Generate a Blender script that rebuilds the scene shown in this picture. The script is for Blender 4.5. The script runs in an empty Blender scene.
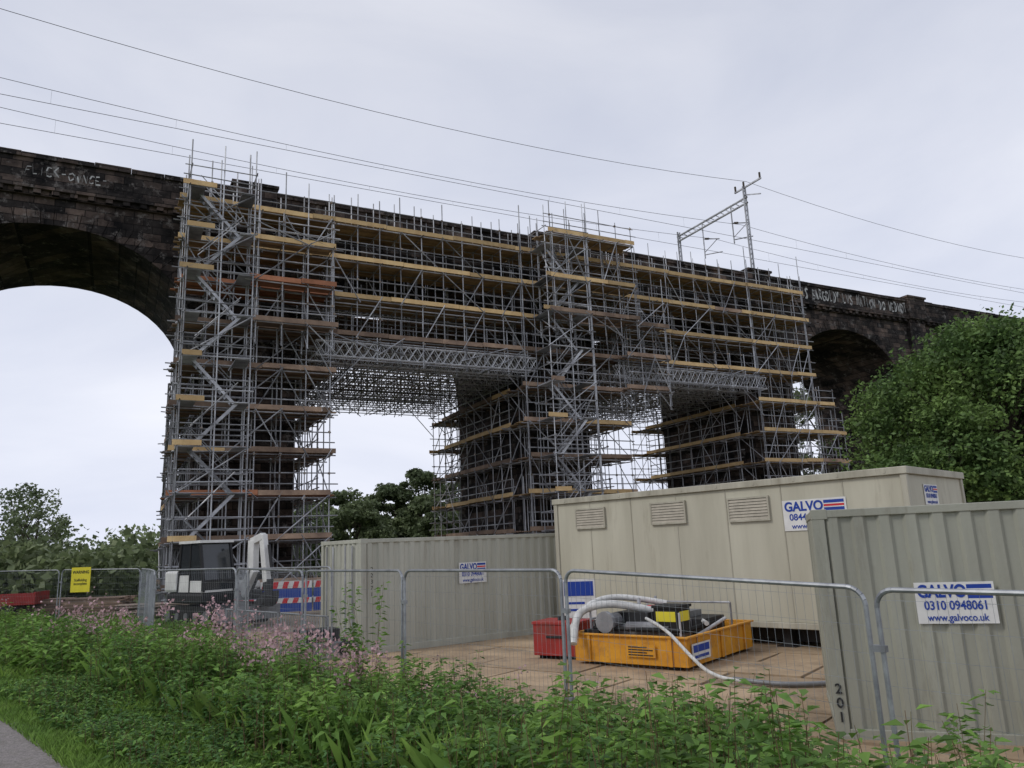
import bpy, math, random
import numpy as np
from mathutils import Vector, Matrix
random.seed(7); rng=np.random.default_rng(11)
D=bpy.data
scene=bpy.context.scene
col=scene.collection
EYE=2.3
# ------------------------------------------------------------------ materials
def newmat(name):
    m=D.materials.new(name); m.use_nodes=True
    nt=m.node_tree; b=nt.nodes['Principled BSDF']
    return m,nt,b
def N(nt,t,**kw):
    n=nt.nodes.new(t)
    for k,v in kw.items(): setattr(n,k,v)
    return n
def mat(name,c,rough=0.7,metal=0.0,c2=None,scale=3.0,island=0.0,bump=0.0,bscale=20,detail=6,streak=False,spec=0.4,dirt=None,lo=.35,hi=.68):
    m,nt,b=newmat(name)
    b.inputs['Roughness'].default_value=rough
    b.inputs['Metallic'].default_value=metal
    b.inputs['Specular IOR Level'].default_value=spec
    L=nt.links
    tc=N(nt,'ShaderNodeTexCoord')
    src=None
    if c2 is None: c2=tuple(x*0.8 for x in c)
    mp=N(nt,'ShaderNodeMapping'); L.new(tc.outputs['Object'],mp.inputs[0])
    if streak: mp.inputs['Scale'].default_value=(1,1,0.12)
    no=N(nt,'ShaderNodeTexNoise'); no.inputs['Scale'].default_value=scale; no.inputs['Detail'].default_value=detail
    no.inputs['Roughness'].default_value=0.65
    L.new(mp.outputs[0],no.inputs['Vector'])
    r=N(nt,'ShaderNodeValToRGB'); r.color_ramp.elements[0].position=lo; r.color_ramp.elements[1].position=hi
    r.color_ramp.elements[0].color=(*c2,1); r.color_ramp.elements[1].color=(*c,1)
    L.new(no.outputs[0],r.inputs[0]); src=r.outputs[0]
    if dirt:
        n3=N(nt,'ShaderNodeTexNoise'); n3.inputs['Scale'].default_value=dirt[1]; n3.inputs['Detail'].default_value=9; n3.inputs['Roughness'].default_value=.75
        m3=N(nt,'ShaderNodeMapping'); L.new(tc.outputs['Object'],m3.inputs[0]); m3.inputs['Location'].default_value=(3.3,7.1,1.9)
        if streak: m3.inputs['Scale'].default_value=(2.2,2.2,0.35)
        L.new(m3.outputs[0],n3.inputs['Vector'])
        r3=N(nt,'ShaderNodeValToRGB'); r3.color_ramp.elements[0].position=dirt[2]; r3.color_ramp.elements[1].position=dirt[3]
        L.new(n3.outputs[0],r3.inputs[0])
        mm=N(nt,'ShaderNodeMix',data_type='RGBA'); L.new(r3.outputs[0],mm.inputs[0]); L.new(src,mm.inputs[6]); mm.inputs[7].default_value=(*dirt[0],1)
        src=mm.outputs[2]
    if island>0:
        g=N(nt,'ShaderNodeNewGeometry')
        mr=N(nt,'ShaderNodeMapRange'); mr.inputs[3].default_value=1-island; mr.inputs[4].default_value=1+island
        L.new(g.outputs['Random Per Island'],mr.inputs[0])
        mx=N(nt,'ShaderNodeVectorMath',operation='SCALE')
        L.new(src,mx.inputs[0]); L.new(mr.outputs[0],mx.inputs['Scale']); src=mx.outputs[0]
    L.new(src,b.inputs['Base Color'])
    if bump>0:
        n2=N(nt,'ShaderNodeTexNoise'); n2.inputs['Scale'].default_value=bscale; n2.inputs['Detail'].default_value=5
        L.new(tc.outputs['Object'],n2.inputs['Vector'])
        bp=N(nt,'ShaderNodeBump'); bp.inputs['Strength'].default_value=bump; bp.inputs['Distance'].default_value=0.05
        L.new(n2.outputs[0],bp.inputs['Height']); L.new(bp.outputs[0],b.inputs['Normal'])
    return m
def leafmat(name,c,c2,scale=0.6,var=0.45,trans=0.3):
    m,nt,b=newmat(name); L=nt.links
    tc=N(nt,'ShaderNodeTexCoord'); no=N(nt,'ShaderNodeTexNoise'); no.inputs['Scale'].default_value=scale; no.inputs['Detail'].default_value=4
    L.new(tc.outputs['Object'],no.inputs['Vector'])
    r=N(nt,'ShaderNodeValToRGB'); r.color_ramp.elements[0].position=0.38; r.color_ramp.elements[1].position=0.62
    r.color_ramp.elements[0].color=(*c2,1); r.color_ramp.elements[1].color=(*c,1)
    L.new(no.outputs[0],r.inputs[0])
    g=N(nt,'ShaderNodeNewGeometry'); mr=N(nt,'ShaderNodeMapRange'); mr.inputs[3].default_value=1-var; mr.inputs[4].default_value=1+var
    L.new(g.outputs['Random Per Island'],mr.inputs[0])
    mx=N(nt,'ShaderNodeVectorMath',operation='SCALE'); L.new(r.outputs[0],mx.inputs[0]); L.new(mr.outputs[0],mx.inputs['Scale'])
    L.new(mx.outputs[0],b.inputs['Base Color']); b.inputs['Roughness'].default_value=0.55; b.inputs['Specular IOR Level'].default_value=0.3
    if trans>0:
        t=N(nt,'ShaderNodeBsdfTranslucent'); L.new(mx.outputs[0],t.inputs[0])
        ms=N(nt,'ShaderNodeMixShader'); ms.inputs[0].default_value=trans
        L.new(b.outputs[0],ms.inputs[1]); L.new(t.outputs[0],ms.inputs[2])
        L.new(ms.outputs[0],nt.nodes['Material Output'].inputs[0])
    return m
M={}
M['galv']=mat('galvanised_tube',(0.50,0.51,0.53),0.5,0.25,(0.22,0.22,0.235),1.2,island=0.5)
M['alu']=mat('aluminium_beam',(0.70,0.71,0.73),0.45,0.3,(0.47,0.47,0.49),2,island=0.2)
M['bl']=mat('board_new',(0.70,0.50,0.25),0.8,0,(0.54,0.36,0.17),1.5,island=0.25,dirt=((.25,.18,.11),1.2,.55,.8))
M['bm']=mat('board_new_shaded',(0.44,0.31,0.16),0.85,0,(0.27,0.18,0.10),1.5,island=0.3)  # darker copy of the new board, underside shade painted into its colour
M['bb']=mat('board_old',(0.38,0.265,0.185),0.85,0,(0.17,0.115,0.085),1.0,island=0.45)
M['br']=mat('board_red',(0.48,0.20,0.11),0.8,0,(0.28,0.12,0.06),1.5,island=0.3)
M['coup']=mat('coupler_steel',(0.16,0.13,0.11),0.6,0.3,(0.3,0.25,0.2),3,island=0.5)
M['fence']=mat('fence_galvanised',(0.40,0.42,0.44),0.45,0.5,(0.24,0.25,0.27),6,island=0.15)
M['conc']=mat('concrete_block',(0.32,0.31,0.29),0.9,0,(0.2,0.19,0.18),6,bump=0.3)
M['cream']=mat('cabin_cream_paint',(0.53,0.51,0.41),0.5,0,(0.43,0.41,0.325),1.6,streak=True,dirt=((0.30,0.27,0.20),1.3,.56,.82))
M['creamtrim']=mat('cabin_trim',(0.49,0.47,0.385),0.5,0,(0.33,0.31,0.245),3,streak=True,dirt=((0.22,0.19,0.14),2.5,.58,.8))
M['contA']=mat('container_paint',(0.48,0.48,0.41),0.55,0,(0.37,0.37,0.31),1.5,streak=True,bump=0.05,dirt=((0.25,0.225,0.175),1.5,.55,.82))
M['contC']=mat('container_paint_grey',(0.355,0.36,0.30),0.55,0,(0.26,0.26,0.215),1.4,streak=True,bump=0.08,dirt=((0.18,0.165,0.125),1.6,.53,.8))
M['dark']=mat('dark_steel',(0.03,0.03,0.032),0.6,0.2)
M['black']=mat('black_rubber',(0.02,0.02,0.02),0.8)
M['white']=mat('white_paint',(0.76,0.76,0.74),0.45,0,(0.62,0.62,0.6),3)
M['grey']=mat('grey_paint',(0.25,0.26,0.27),0.5,0.2,(0.15,0.15,0.16),4)
M['blue']=mat('blue_paint',(0.02,0.07,0.36),0.5,0,(0.02,0.05,0.28),3)
M['bluesign']=mat('sign_blue',(0.01,0.05,0.33),0.5,0,(0.01,0.045,0.30),3)
M['red']=mat('red_paint',(0.42,0.035,0.03),0.55,0,(0.26,0.025,0.02),3,dirt=((.12,.08,.06),3,.5,.8))
M['redsign']=mat('sign_red',(0.6,0.02,0.03),0.5,0,(0.55,0.02,0.03),3)
M['yel']=mat('yellow_paint',(0.74,0.36,0.03),0.5,0,(0.56,0.24,0.02),2.5,bump=0.05,dirt=((.24,.14,.07),3.5,.52,.80))
M['yelsign']=mat('sign_yellow',(0.78,0.68,0.04),0.5,0,(0.7,0.6,0.04),3)
M['brown']=mat('louvre_beige',(0.46,0.42,0.34),0.6,0,(0.34,0.31,0.25),5)
M['glass']=mat('dark_glass',(0.035,0.04,0.045),0.08,0,spec=.7)
M['mat']=mat('track_mat_timber',(0.47,0.35,0.225),0.8,0,(0.34,0.245,0.155),1.3,island=0.18,bump=0.25,bscale=9,dirt=((.19,.145,.10),1.1,.48,.70))
M['bark']=mat('bark',(0.10,0.08,0.06),0.9,0,(0.05,0.04,0.03),6,bump=0.5)
M['wire']=mat('overhead_wire',(0.10,0.10,0.11),0.6,0.3)
M['graff']=mat('graffiti_white',(0.66,0.66,0.64),0.8,0,(0.28,0.28,0.275),2.5)
M['hose']=mat('hose_white',(0.70,0.70,0.68),0.5,0,(0.45,0.45,0.43),9)
M['leafA']=leafmat('foliage_tree',(0.165,0.255,0.07),(0.075,0.135,0.04),0.5,.5,.28)
M['leafB']=leafmat('foliage_distant',(0.22,0.27,0.13),(0.13,0.17,0.085),0.15,.4,0.3)
M['leafC']=leafmat('foliage_weeds',(0.205,0.345,0.07),(0.115,0.225,0.05),0.9,0.5,0.38)
M['leafD']=leafmat('foliage_dark_weeds',(0.11,0.22,0.055),(0.06,0.14,0.04),0.9,0.4,0.3)
M['stem']=mat('plant_stem',(0.18,0.17,0.07),0.7,0,(0.20,0.11,0.07),4,island=0.3)
M['grass']=leafmat('grass_blades',(0.22,0.35,0.07),(0.14,0.25,0.055),0.7,0.45,0.35)
M['pink']=leafmat('pink_flowers',(0.60,0.40,0.43),(0.42,0.27,0.27),2.5,0.35,0.3)

def masonry():
    m,nt,b=newmat('soot_stained_stone'); L=nt.links
    tc=N(nt,'ShaderNodeTexCoord'); sp=N(nt,'ShaderNodeSeparateXYZ'); L.new(tc.outputs['Object'],sp.inputs[0])
    ad=N(nt,'ShaderNodeMath',operation='ADD'); L.new(sp.outputs[0],ad.inputs[0]); L.new(sp.outputs[1],ad.inputs[1])
    cb=N(nt,'ShaderNodeCombineXYZ'); L.new(ad.outputs[0],cb.inputs[0]); L.new(sp.outputs[2],cb.inputs[1])
    br=N(nt,'ShaderNodeTexBrick'); L.new(cb.outputs[0],br.inputs['Vector'])
    br.inputs['Scale'].default_value=1.0; br.inputs['Brick Width'].default_value=0.85; br.inputs['Row Height'].default_value=0.38
    br.inputs['Mortar Size'].default_value=0.018; br.inputs['Mortar Smooth'].default_value=0.3
    br.inputs['Color1'].default_value=(0.030,0.028,0.028,1); br.inputs['Color2'].default_value=(0.135,0.108,0.094,1)
    br.inputs['Mortar'].default_value=(0.014,0.013,0.013,1); br.inputs['Bias'].default_value=-0.2
    no=N(nt,'ShaderNodeTexNoise'); no.inputs['Scale'].default_value=0.55; no.inputs['Detail'].default_value=8; no.inputs['Roughness'].default_value=0.7
    L.new(tc.outputs['Object'],no.inputs['Vector'])
    r=N(nt,'ShaderNodeValToRGB'); r.color_ramp.elements[0].position=0.40; r.color_ramp.elements[1].position=0.64
    r.color_ramp.elements[0].color=(0.26,0.26,0.28,1); r.color_ramp.elements[1].color=(1.7,1.55,1.45,1)
    L.new(no.outputs[0],r.inputs[0])
    mx=N(nt,'ShaderNodeVectorMath',operation='MULTIPLY'); L.new(br.outputs[0],mx.inputs[0]); L.new(r.outputs[0],mx.inputs[1])
    n2=N(nt,'ShaderNodeTexNoise'); n2.inputs['Scale'].default_value=1.5; n2.inputs['Detail'].default_value=10; n2.inputs['Roughness'].default_value=0.8
    L.new(tc.outputs['Object'],n2.inputs['Vector'])
    r2=N(nt,'ShaderNodeValToRGB'); r2.color_ramp.elements[0].position=0.545; r2.color_ramp.elements[1].position=0.67
    L.new(n2.outputs[0],r2.inputs[0])
    mm=N(nt,'ShaderNodeMix',data_type='RGBA'); L.new(r2.outputs[0],mm.inputs[0]); L.new(mx.outputs[0],mm.inputs[6]); mm.inputs[7].default_value=(0.25,0.23,0.215,1)
    L.new(mm.outputs[2],b.inputs['Base Color']); b.inputs['Roughness'].default_value=0.9; b.inputs['Specular IOR Level'].default_value=0.2
    bp=N(nt,'ShaderNodeBump'); bp.inputs['Strength'].default_value=0.9; bp.inputs['Distance'].default_value=0.1
    a2=N(nt,'ShaderNodeMath',operation='SUBTRACT'); L.new(n2.outputs[0],a2.inputs[0]); L.new(br.outputs['Fac'],a2.inputs[1])
    L.new(a2.outputs[0],bp.inputs['Height']); L.new(bp.outputs[0],b.inputs['Normal'])
    return m
M['stone']=masonry()
def groundmat():
    m,nt,b=newmat('ground_grass_soil'); L=nt.links
    tc=N(nt,'ShaderNodeTexCoord')
    n1=N(nt,'ShaderNodeTexNoise'); n1.inputs['Scale'].default_value=0.35; n1.inputs['Detail'].default_value=9; n1.inputs['Roughness'].default_value=0.7
    n2=N(nt,'ShaderNodeTexNoise'); n2.inputs['Scale'].default_value=14; n2.inputs['Detail'].default_value=6
    L.new(tc.outputs['Object'],n1.inputs['Vector']); L.new(tc.outputs['Object'],n2.inputs['Vector'])
    r=N(nt,'ShaderNodeValToRGB'); e=r.color_ramp.elements; e[0].position=0.35; e[0].color=(0.07,0.10,0.03,1); e[1].position=0.7; e[1].color=(0.13,0.19,0.05,1)
    L.new(n1.outputs[0],r.inputs[0])
    r2=N(nt,'ShaderNodeValToRGB'); e=r2.color_ramp.elements; e[0].position=0.35; e[0].color=(0.4,0.4,0.4,1); e[1].position=0.7; e[1].color=(1.3,1.25,1.2,1)
    L.new(n2.outputs[0],r2.inputs[0])
    mx=N(nt,'ShaderNodeVectorMath',operation='MULTIPLY'); L.new(r.outputs[0],mx.inputs[0]); L.new(r2.outputs[0],mx.inputs[1])
    L.new(mx.outputs[0],b.inputs['Base Color']); b.inputs['Roughness'].default_value=1; b.inputs['Specular IOR Level'].default_value=0.1
    bp=N(nt,'ShaderNodeBump'); bp.inputs['Strength'].default_value=0.8; bp.inputs['Distance'].default_value=0.05
    L.new(n2.outputs[0],bp.inputs['Height']); L.new(bp.outputs[0],b.inputs['Normal'])
    return m
M['ground']=groundmat()
M['gravel']=mat('yard_hardcore',(0.33,0.27,0.21),0.95,0,(0.17,0.14,0.11),2.5,bump=0.6,bscale=25,detail=10)
M['path']=mat('path_gravel',(0.33,0.30,0.285),0.95,0,(0.17,0.155,0.15),30,bump=0.6,bscale=60,dirt=((.16,.15,.12),4,.5,.75))

# ------------------------------------------------------------------ mesh builder
class MB:
    def __init__(s,*mats): s.v=[]; s.f=[]; s.m=[]; s.mats=list(mats)
    def mi(s,k):
        if k not in s.mats: s.mats.append(k)
        return s.mats.index(k)
    def face(s,pts,k):
        n=len(s.v); s.v+= [tuple(p) for p in pts]; s.f.append(tuple(range(n,n+len(pts)))); s.m.append(s.mi(k))
    def box(s,x0,y0,z0,x1,y1,z1,k):
        n=len(s.v)
        s.v+=[(x0,y0,z0),(x1,y0,z0),(x1,y1,z0),(x0,y1,z0),(x0,y0,z1),(x1,y0,z1),(x1,y1,z1),(x0,y1,z1)]
        for q in ((0,3,2,1),(4,5,6,7),(0,1,5,4),(1,2,6,5),(2,3,7,6),(3,0,4,7)):
            s.f.append(tuple(n+i for i in q)); s.m.append(s.mi(k))
    def beam(s,a,b,w,h,k,up=(0,0,1)):
        a=Vector(a); b=Vector(b); d=(b-a).normalized(); u=Vector(up)
        if abs(d.dot(u))>0.98: u=Vector((0,1,0))
        sd=d.cross(u).normalized(); u=sd.cross(d).normalized()
        n=len(s.v)
        for p in (a,b):
            for i,j in ((-1,-1),(1,-1),(1,1),(-1,1)):
                s.v.append(tuple(p+sd*(i*w/2)+u*(j*h/2)))
        for q in ((0,3,2,1),(4,5,6,7),(0,1,5,4),(1,2,6,5),(2,3,7,6),(3,0,4,7)):
            s.f.append(tuple(n+i for i in q)); s.m.append(s.mi(k))
    def tube(s,a,b,r,k,n=5,r2=None,cap=False):
        a=Vector(a); b=Vector(b)
        if (b-a).length<1e-6: return
        if r2 is None: r2=r
        d=(b-a).normalized(); u=Vector((0,0,1)) if abs(d.z)<0.9 else Vector((1,0,0))
        e1=d.cross(u).normalized(); e2=d.cross(e1)
        o=len(s.v)
        cs=[(math.cos(2*math.pi*i/n),math.sin(2*math.pi*i/n)) for i in range(n)]
        for p,rr in ((a,r),(b,r2)):
            for c,q in cs: s.v.append(tuple(p+e1*(rr*c)+e2*(rr*q)))
        mi=s.mi(k)
        for i in range(n):
            j=(i+1)%n; s.f.append((o+i,o+j,o+n+j,o+n+i)); s.m.append(mi)
        if cap:
            s.f.append(tuple(o+i for i in range(n))[::-1]); s.m.append(mi)
            s.f.append(tuple(o+n+i for i in range(n))); s.m.append(mi)
    def path(s,pts,r,k,n=8):
        for a,b in zip(pts[:-1],pts[1:]): s.tube(a,b,r,k,n,cap=True)
    def build(s,name,parent=None,loc=(0,0,0),rz=0,bevel=0,smooth=False):
        me=D.meshes.new(name); me.from_pydata(s.v,[],s.f)
        for k in s.mats: me.materials.append(M[k])
        me.polygons.foreach_set('material_index',s.m)
        if smooth: me.polygons.foreach_set('use_smooth',[True]*len(s.f))
        me.update()
        o=D.objects.new(name,me); col.objects.link(o); o.location=loc; o.rotation_euler=(0,0,rz)
        if parent: o.parent=parent
        if bevel:
            bm=o.modifiers.new('b','BEVEL'); bm.width=bevel; bm.segments=2; bm.limit_method='ANGLE'
        return o
def quadmesh(name,V,mats,mi=None,parent=None):
    n=len(V); me=D.meshes.new(name)
    me.vertices.add(n*4); me.vertices.foreach_set('co',np.asarray(V,dtype=np.float32).reshape(-1))
    me.loops.add(n*4); me.loops.foreach_set('vertex_index',np.arange(n*4,dtype=np.int32))
    me.polygons.add(n); me.polygons.foreach_set('loop_start',np.arange(0,n*4,4,dtype=np.int32))
    try: me.polygons.foreach_set('loop_total',np.full(n,4,dtype=np.int32))
    except Exception: pass
    for k in mats: me.materials.append(M[k])
    if mi is not None: me.polygons.foreach_set('material_index',np.asarray(mi,dtype=np.int32))
    me.update(calc_edges=True); me.validate()
    o=D.objects.new(name,me); col.objects.link(o)
    if parent: o.parent=parent
    return o
def empty(name,loc=(0,0,0),rz=0):
    o=D.objects.new(name,None); col.objects.link(o); o.location=loc; o.rotation_euler=(0,0,rz); o.empty_display_size=0.3
    return o
def text(body,name,parent,x,y,z,size,k,align='LEFT',bold=0.012,sx=1.0,spacing=1.0,rz=0):
    c=D.curves.new(name,'FONT'); c.body=body; c.size=size; c.align_x=align; c.align_y='CENTER'
    c.offset=bold*size; c.extrude=0.001; c.space_character=spacing
    c.materials.append(M[k])
    o=D.objects.new(name,c); col.objects.link(o); o.parent=parent; o.location=(x,y,z); o.rotation_euler=(math.pi/2,rz,0); o.scale=(sx,1,1)
    return o

# ------------------------------------------------------------------ ground
def smooth(a,b,x):
    t=np.clip((x-a)/(b-a),0,1); return t*t*(3-2*t)
SN=np.array([0.737,0.675]); EN=np.array([-0.675,0.737])
def gz_s(s): return 0.7*(1-smooth(2.8,6.3,s))
ss=[-1500,-300,-60,-20,-8,-4,-2,0,1.5]+list(np.arange(2.0,7.6,0.25))+[9,12,20,40,80,200,600,2500]
es=[-2500,-800,-200,-60,-20]+list(range(-15,60,3))+[80,150,400,1200,3000]
mb=MB('ground'); vs=[];fs=[]
for s_ in ss:
    for e_ in es:
        p=SN*s_+EN*e_; h=float(gz_s(s_))+(0.04*math.sin(e_*1.7+s_*2.1) if 2.2<s_<7 else 0)
        vs.append((p[0],p[1],h))
ne=len(es)
for i in range(len(ss)-1):
    for j in range(ne-1):
        fs.append((i*ne+j,i*ne+j+1,(i+1)*ne+j+1,(i+1)*ne+j)); mb.m.append(0)
mb.v=vs; mb.f=fs; mb.build('ground',smooth=True)
mb=MB('path')
def se(s_,e_,z): p=SN*s_+EN*e_; return (p[0],p[1],z)
for i in range(-60,160):
    fa=lambda t:1.78+0.05*math.sin(t*.65)+0.03*math.sin(t*1.55)+.02*math.sin(t*3.9)
    mb.face([se(-1.4,i/2,0.706),se(fa(i),i/2,0.706),se(fa(i+1),(i+1)/2,0.706),se(-1.4,(i+1)/2,0.706)],'path')
mb.build('path')
mb=MB('gravel')
mb.face([se(6.6,-8,0.006),se(60,-30,0.006),se(60,45,0.006),se(30,45,0.006),se(14,36,0.006),se(8.5,24,0.006),se(6.6,14,0.006)],'gravel')
mb.build('yard_ground')
mb=MB('mat')
ang=math.radians(-38); ca,sa=math.cos(ang),math.sin(ang)
for i in range(-6,9):
    for j in range(-3,8):
        L_,W_=2.35,1.18
        ox=i*2.41+(1.2 if j%2 else 0); oy=j*1.225
        cx=2.2+ca*ox-sa*oy; cy=14.0+sa*ox+ca*oy
        s_=0.737*cx+0.675*cy
        if s_<7.6 or cy>24 or cx>12: continue
        tz=0.035+random.uniform(-0.008,0.012); da=random.uniform(-0.014,0.014)
        c2,s2=math.cos(ang+da),math.sin(ang+da)
        P=[]
        for u,v in ((-L_/2,-W_/2),(L_/2,-W_/2),(L_/2,W_/2),(-L_/2,W_/2)):
            P.append((cx+c2*u-s2*v,cy+s2*u+c2*v))
        n=len(mb.v); dz=[random.uniform(-.008,.008) for _ in P]
        mb.v+=[(p[0],p[1],0.008) for p in P]+[(p[0],p[1],tz+d) for p,d in zip(P,dz)]
        for q in ((4,5,6,7),(0,1,5,4),(1,2,6,5),(2,3,7,6),(3,0,4,7)):
            mb.f.append(tuple(n+t for t in q)); mb.m.append(0)
mb.build('track_mats')

# ------------------------------------------------------------------ viaduct
VR=math.radians(27.6); VL=(-16.5,36,0)
SP=18.0; PC0=3.5; PW=4.8; R=(SP-PW)/2; ZS=11.4; ZT=19.6; DEP=9.2
def spw(a): return max(0.0,math.sin(a))**0.80
vm=MB('stone')
NA=30
kmin,kmax=-3,12
for k in range(kmin,kmax):
    pc=PC0+SP*k
    a,b=pc-PW/2,pc+PW/2
    vm.face([(a,0,-0.5),(b,0,-0.5),(b,0,ZS),(a,0,ZS)],'stone')
    vm.face([(b,DEP,-0.5),(a,DEP,-0.5),(a,DEP,ZS),(b,DEP,ZS)],'stone')
    vm.face([(a,DEP,-0.5),(a,0,-0.5),(a,0,ZS),(a,DEP,ZS)],'stone')
    vm.face([(b,0,-0.5),(b,DEP,-0.5),(b,DEP,ZS),(b,0,ZS)],'stone')
    vm.face([(a,0,ZS),(b,0,ZS),(b,0,ZT),(a,0,ZT)],'stone')
    vm.face([(b,DEP,ZS),(a,DEP,ZS),(a,DEP,ZT),(b,DEP,ZT)],'stone')
    vm.box(a-0.14,-0.14,ZS-0.5,b+0.14,DEP+0.14,ZS-0.06,'stone')
    vm.box(a-0.22,-0.22,-0.4,b+0.22,DEP+0.22,1.3,'stone')
    vm.box(pc-1.0,-0.3,ZS+0.4,pc+1.0,-0.003,ZT+0.02,'stone')
    vm.box(pc-1.1,-0.55,ZT+0.06,pc+1.1,0.5,21.5,'stone')
    vm.box(pc-1.2,-0.65,21.5,pc+1.2,0.6,21.66,'stone')
    c=b+R
    pts=[(c-R*math.cos(math.pi*i/NA),ZS+R*spw(math.pi*i/NA)) for i in range(NA+1)]
    for (x0,z0),(x1,z1) in zip(pts[:-1],pts[1:]):
        vm.face([(x0,0,z0),(x1,0,z1),(x1,0,ZT),(x0,0,ZT)],'stone')
        vm.face([(x1,DEP,z1),(x0,DEP,z0),(x0,DEP,ZT),(x1,DEP,ZT)],'stone')
        vm.face([(x0,0,z0),(x0,DEP,z0),(x1,DEP,z1),(x1,0,z1)],'stone')
    NV=40
    for i in range(NV):
        t0=math.pi*(i+0.03)/NV; t1=math.pi*(i+0.97)/NV; rr=R+0.72+(0.1 if i%2 else 0); pr=-0.09-random.uniform(0,0.05)
        q=[(c-(R-0.01)*math.cos(t0),ZS+(R-0.01)*spw(t0)),(c-(R-0.01)*math.cos(t1),ZS+(R-0.01)*spw(t1)),(c-rr*math.cos(t1),ZS+rr*spw(t1)),(c-rr*math.cos(t0),ZS+rr*spw(t0))]
        n=len(vm.v)
        vm.v+=[(x,pr,z) for x,z in q]+[(x,0.05,z) for x,z in q]
        for f in ((0,1,2,3),(0,4,5,1),(1,5,6,2),(2,6,7,3),(3,7,4,0)):
            vm.f.append(tuple(n+t for t in f)); vm.m.append(0)
T0=PC0+SP*kmin-PW/2; T1=PC0+SP*kmax
vm.box(T0,-0.42,ZT,T1,0.5,ZT+0.32,'stone'); vm.box(T0,-0.2,ZT-0.26,T1,-0.004,ZT-0.003,'stone')
vm.box(T0,-0.3,ZT+0.323,T1,0.35,21.12,'stone')
x=T0
while x<T1:
    w=random.uniform(1.3,1.7); dz=random.uniform(-.02,.02); vm.box(x,-0.42+random.uniform(-.02,.02),21.123,x+w-.015,0.45,21.36+dz,'stone'); x+=w
vm.box(T0,DEP-0.35,ZT+0.323,T1,DEP+0.3,21.12,'stone'); vm.box(T0,DEP-0.45,21.123,T1,DEP+0.42,21.38,'stone')
vm.box(T0,DEP-0.5,ZT,T1,DEP+0.42,ZT+0.32,'stone')
vm.box(T0,0.5,ZT-0.2,T1,DEP-0.5,ZT+0.2,'stone')
x=T0
while x<T1:
    vm.box(x,-0.36,ZT-0.22,x+0.3,-0.21,ZT-0.002,'stone'); x+=0.75
via=vm.build('railway_viaduct',loc=VL,rz=VR)
O_=[(.5,1),(.1,.8),(0,.45),(.2,.05),(.6,0),(.95,.3),(.95,.75),(.5,1)]
GL={'F':[[(0,0),(.05,1),(.9,1)],[(0,.5),(.6,.55)]],'L':[[(0,1),(.05,0),(.8,.05)]],'I':[[(.4,1),(.35,0)]],'C':[[(.9,.9),(.4,1),(0,.6),(.1,.15),(.5,0),(.9,.15)]],
'K':[[(0,1),(.05,0)],[(.8,1),(.05,.5),(.85,0)]],'O':[O_],'W':[[(0,1),(.25,0),(.5,.7),(.75,0),(1,1)]],'N':[[(0,0),(.05,1),(.8,0),(.85,1)]],'E':[[(.8,1),(0,.95),(.05,0),(.85,.05)],[(0,.5),(.6,.5)]],
'-':[[(.1,.45),(.8,.5)]],'S':[[(.9,.9),(.4,1),(.1,.75),(.8,.35),(.6,0),(0,.1)]],'D':[[(0,0),(0,1),(.6,.9),(.9,.5),(.6,.1),(0,0)]],'R':[[(0,0),(.05,1),(.7,.95),(.75,.6),(.05,.5),(.85,0)]],
'V':[[(0,1),(.4,0),(.9,1)]],'B':[[(0,0),(0,1),(.7,.9),(.6,.55),(0,.5),(.8,.35),(.7,.02),(0,0)]],'A':[[(0,0),(.4,1),(.85,0)],[(.2,.4),(.7,.4)]],'G':[[(.9,.9),(.4,1),(0,.5),(.3,0),(.9,.1),(.9,.5),(.5,.5)]],
'Y':[[(0,1),(.4,.5),(.9,1)],[(.4,.5),(.4,0)]],'T':[[(0,1),(.95,1)],[(.45,1),(.5,0)]],'U':[[(0,1),(.1,.1),(.6,0),(.85,.2),(.85,1)]]}
def graffiti(name,s,t0,t1,z,h,w):
    g=MB('graff'); n=len(s); st=(t1-t0)/n
    for i,ch in enumerate(s):
        if ch==' ': continue
        sc_=random.uniform(.8,1.1); dz=random.uniform(-.06,.06); sk=random.uniform(-.1,.1)
        for pl in GL[ch]:
            P=[(t0+i*st+x*st*.74+sk*y*h+random.uniform(-.02,.02),-.306,z+dz+y*h*sc_+random.uniform(-.02,.02)) for x,y in pl]
            for a,b in zip(P[:-1],P[1:]): g.beam(a,b,.006,w*random.uniform(.7,1.2),'graff')
    g.build(name,parent=via)
graffiti('graffiti','FLICK-OWNCE-',-6.8,-3.3,20.3,.45,.055)
graffiti('graffiti_line','DRLVIS BARGOLDY LVS NATION DO WEDNOT',42.4,56.4,20.12,.82,.13)

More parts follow.
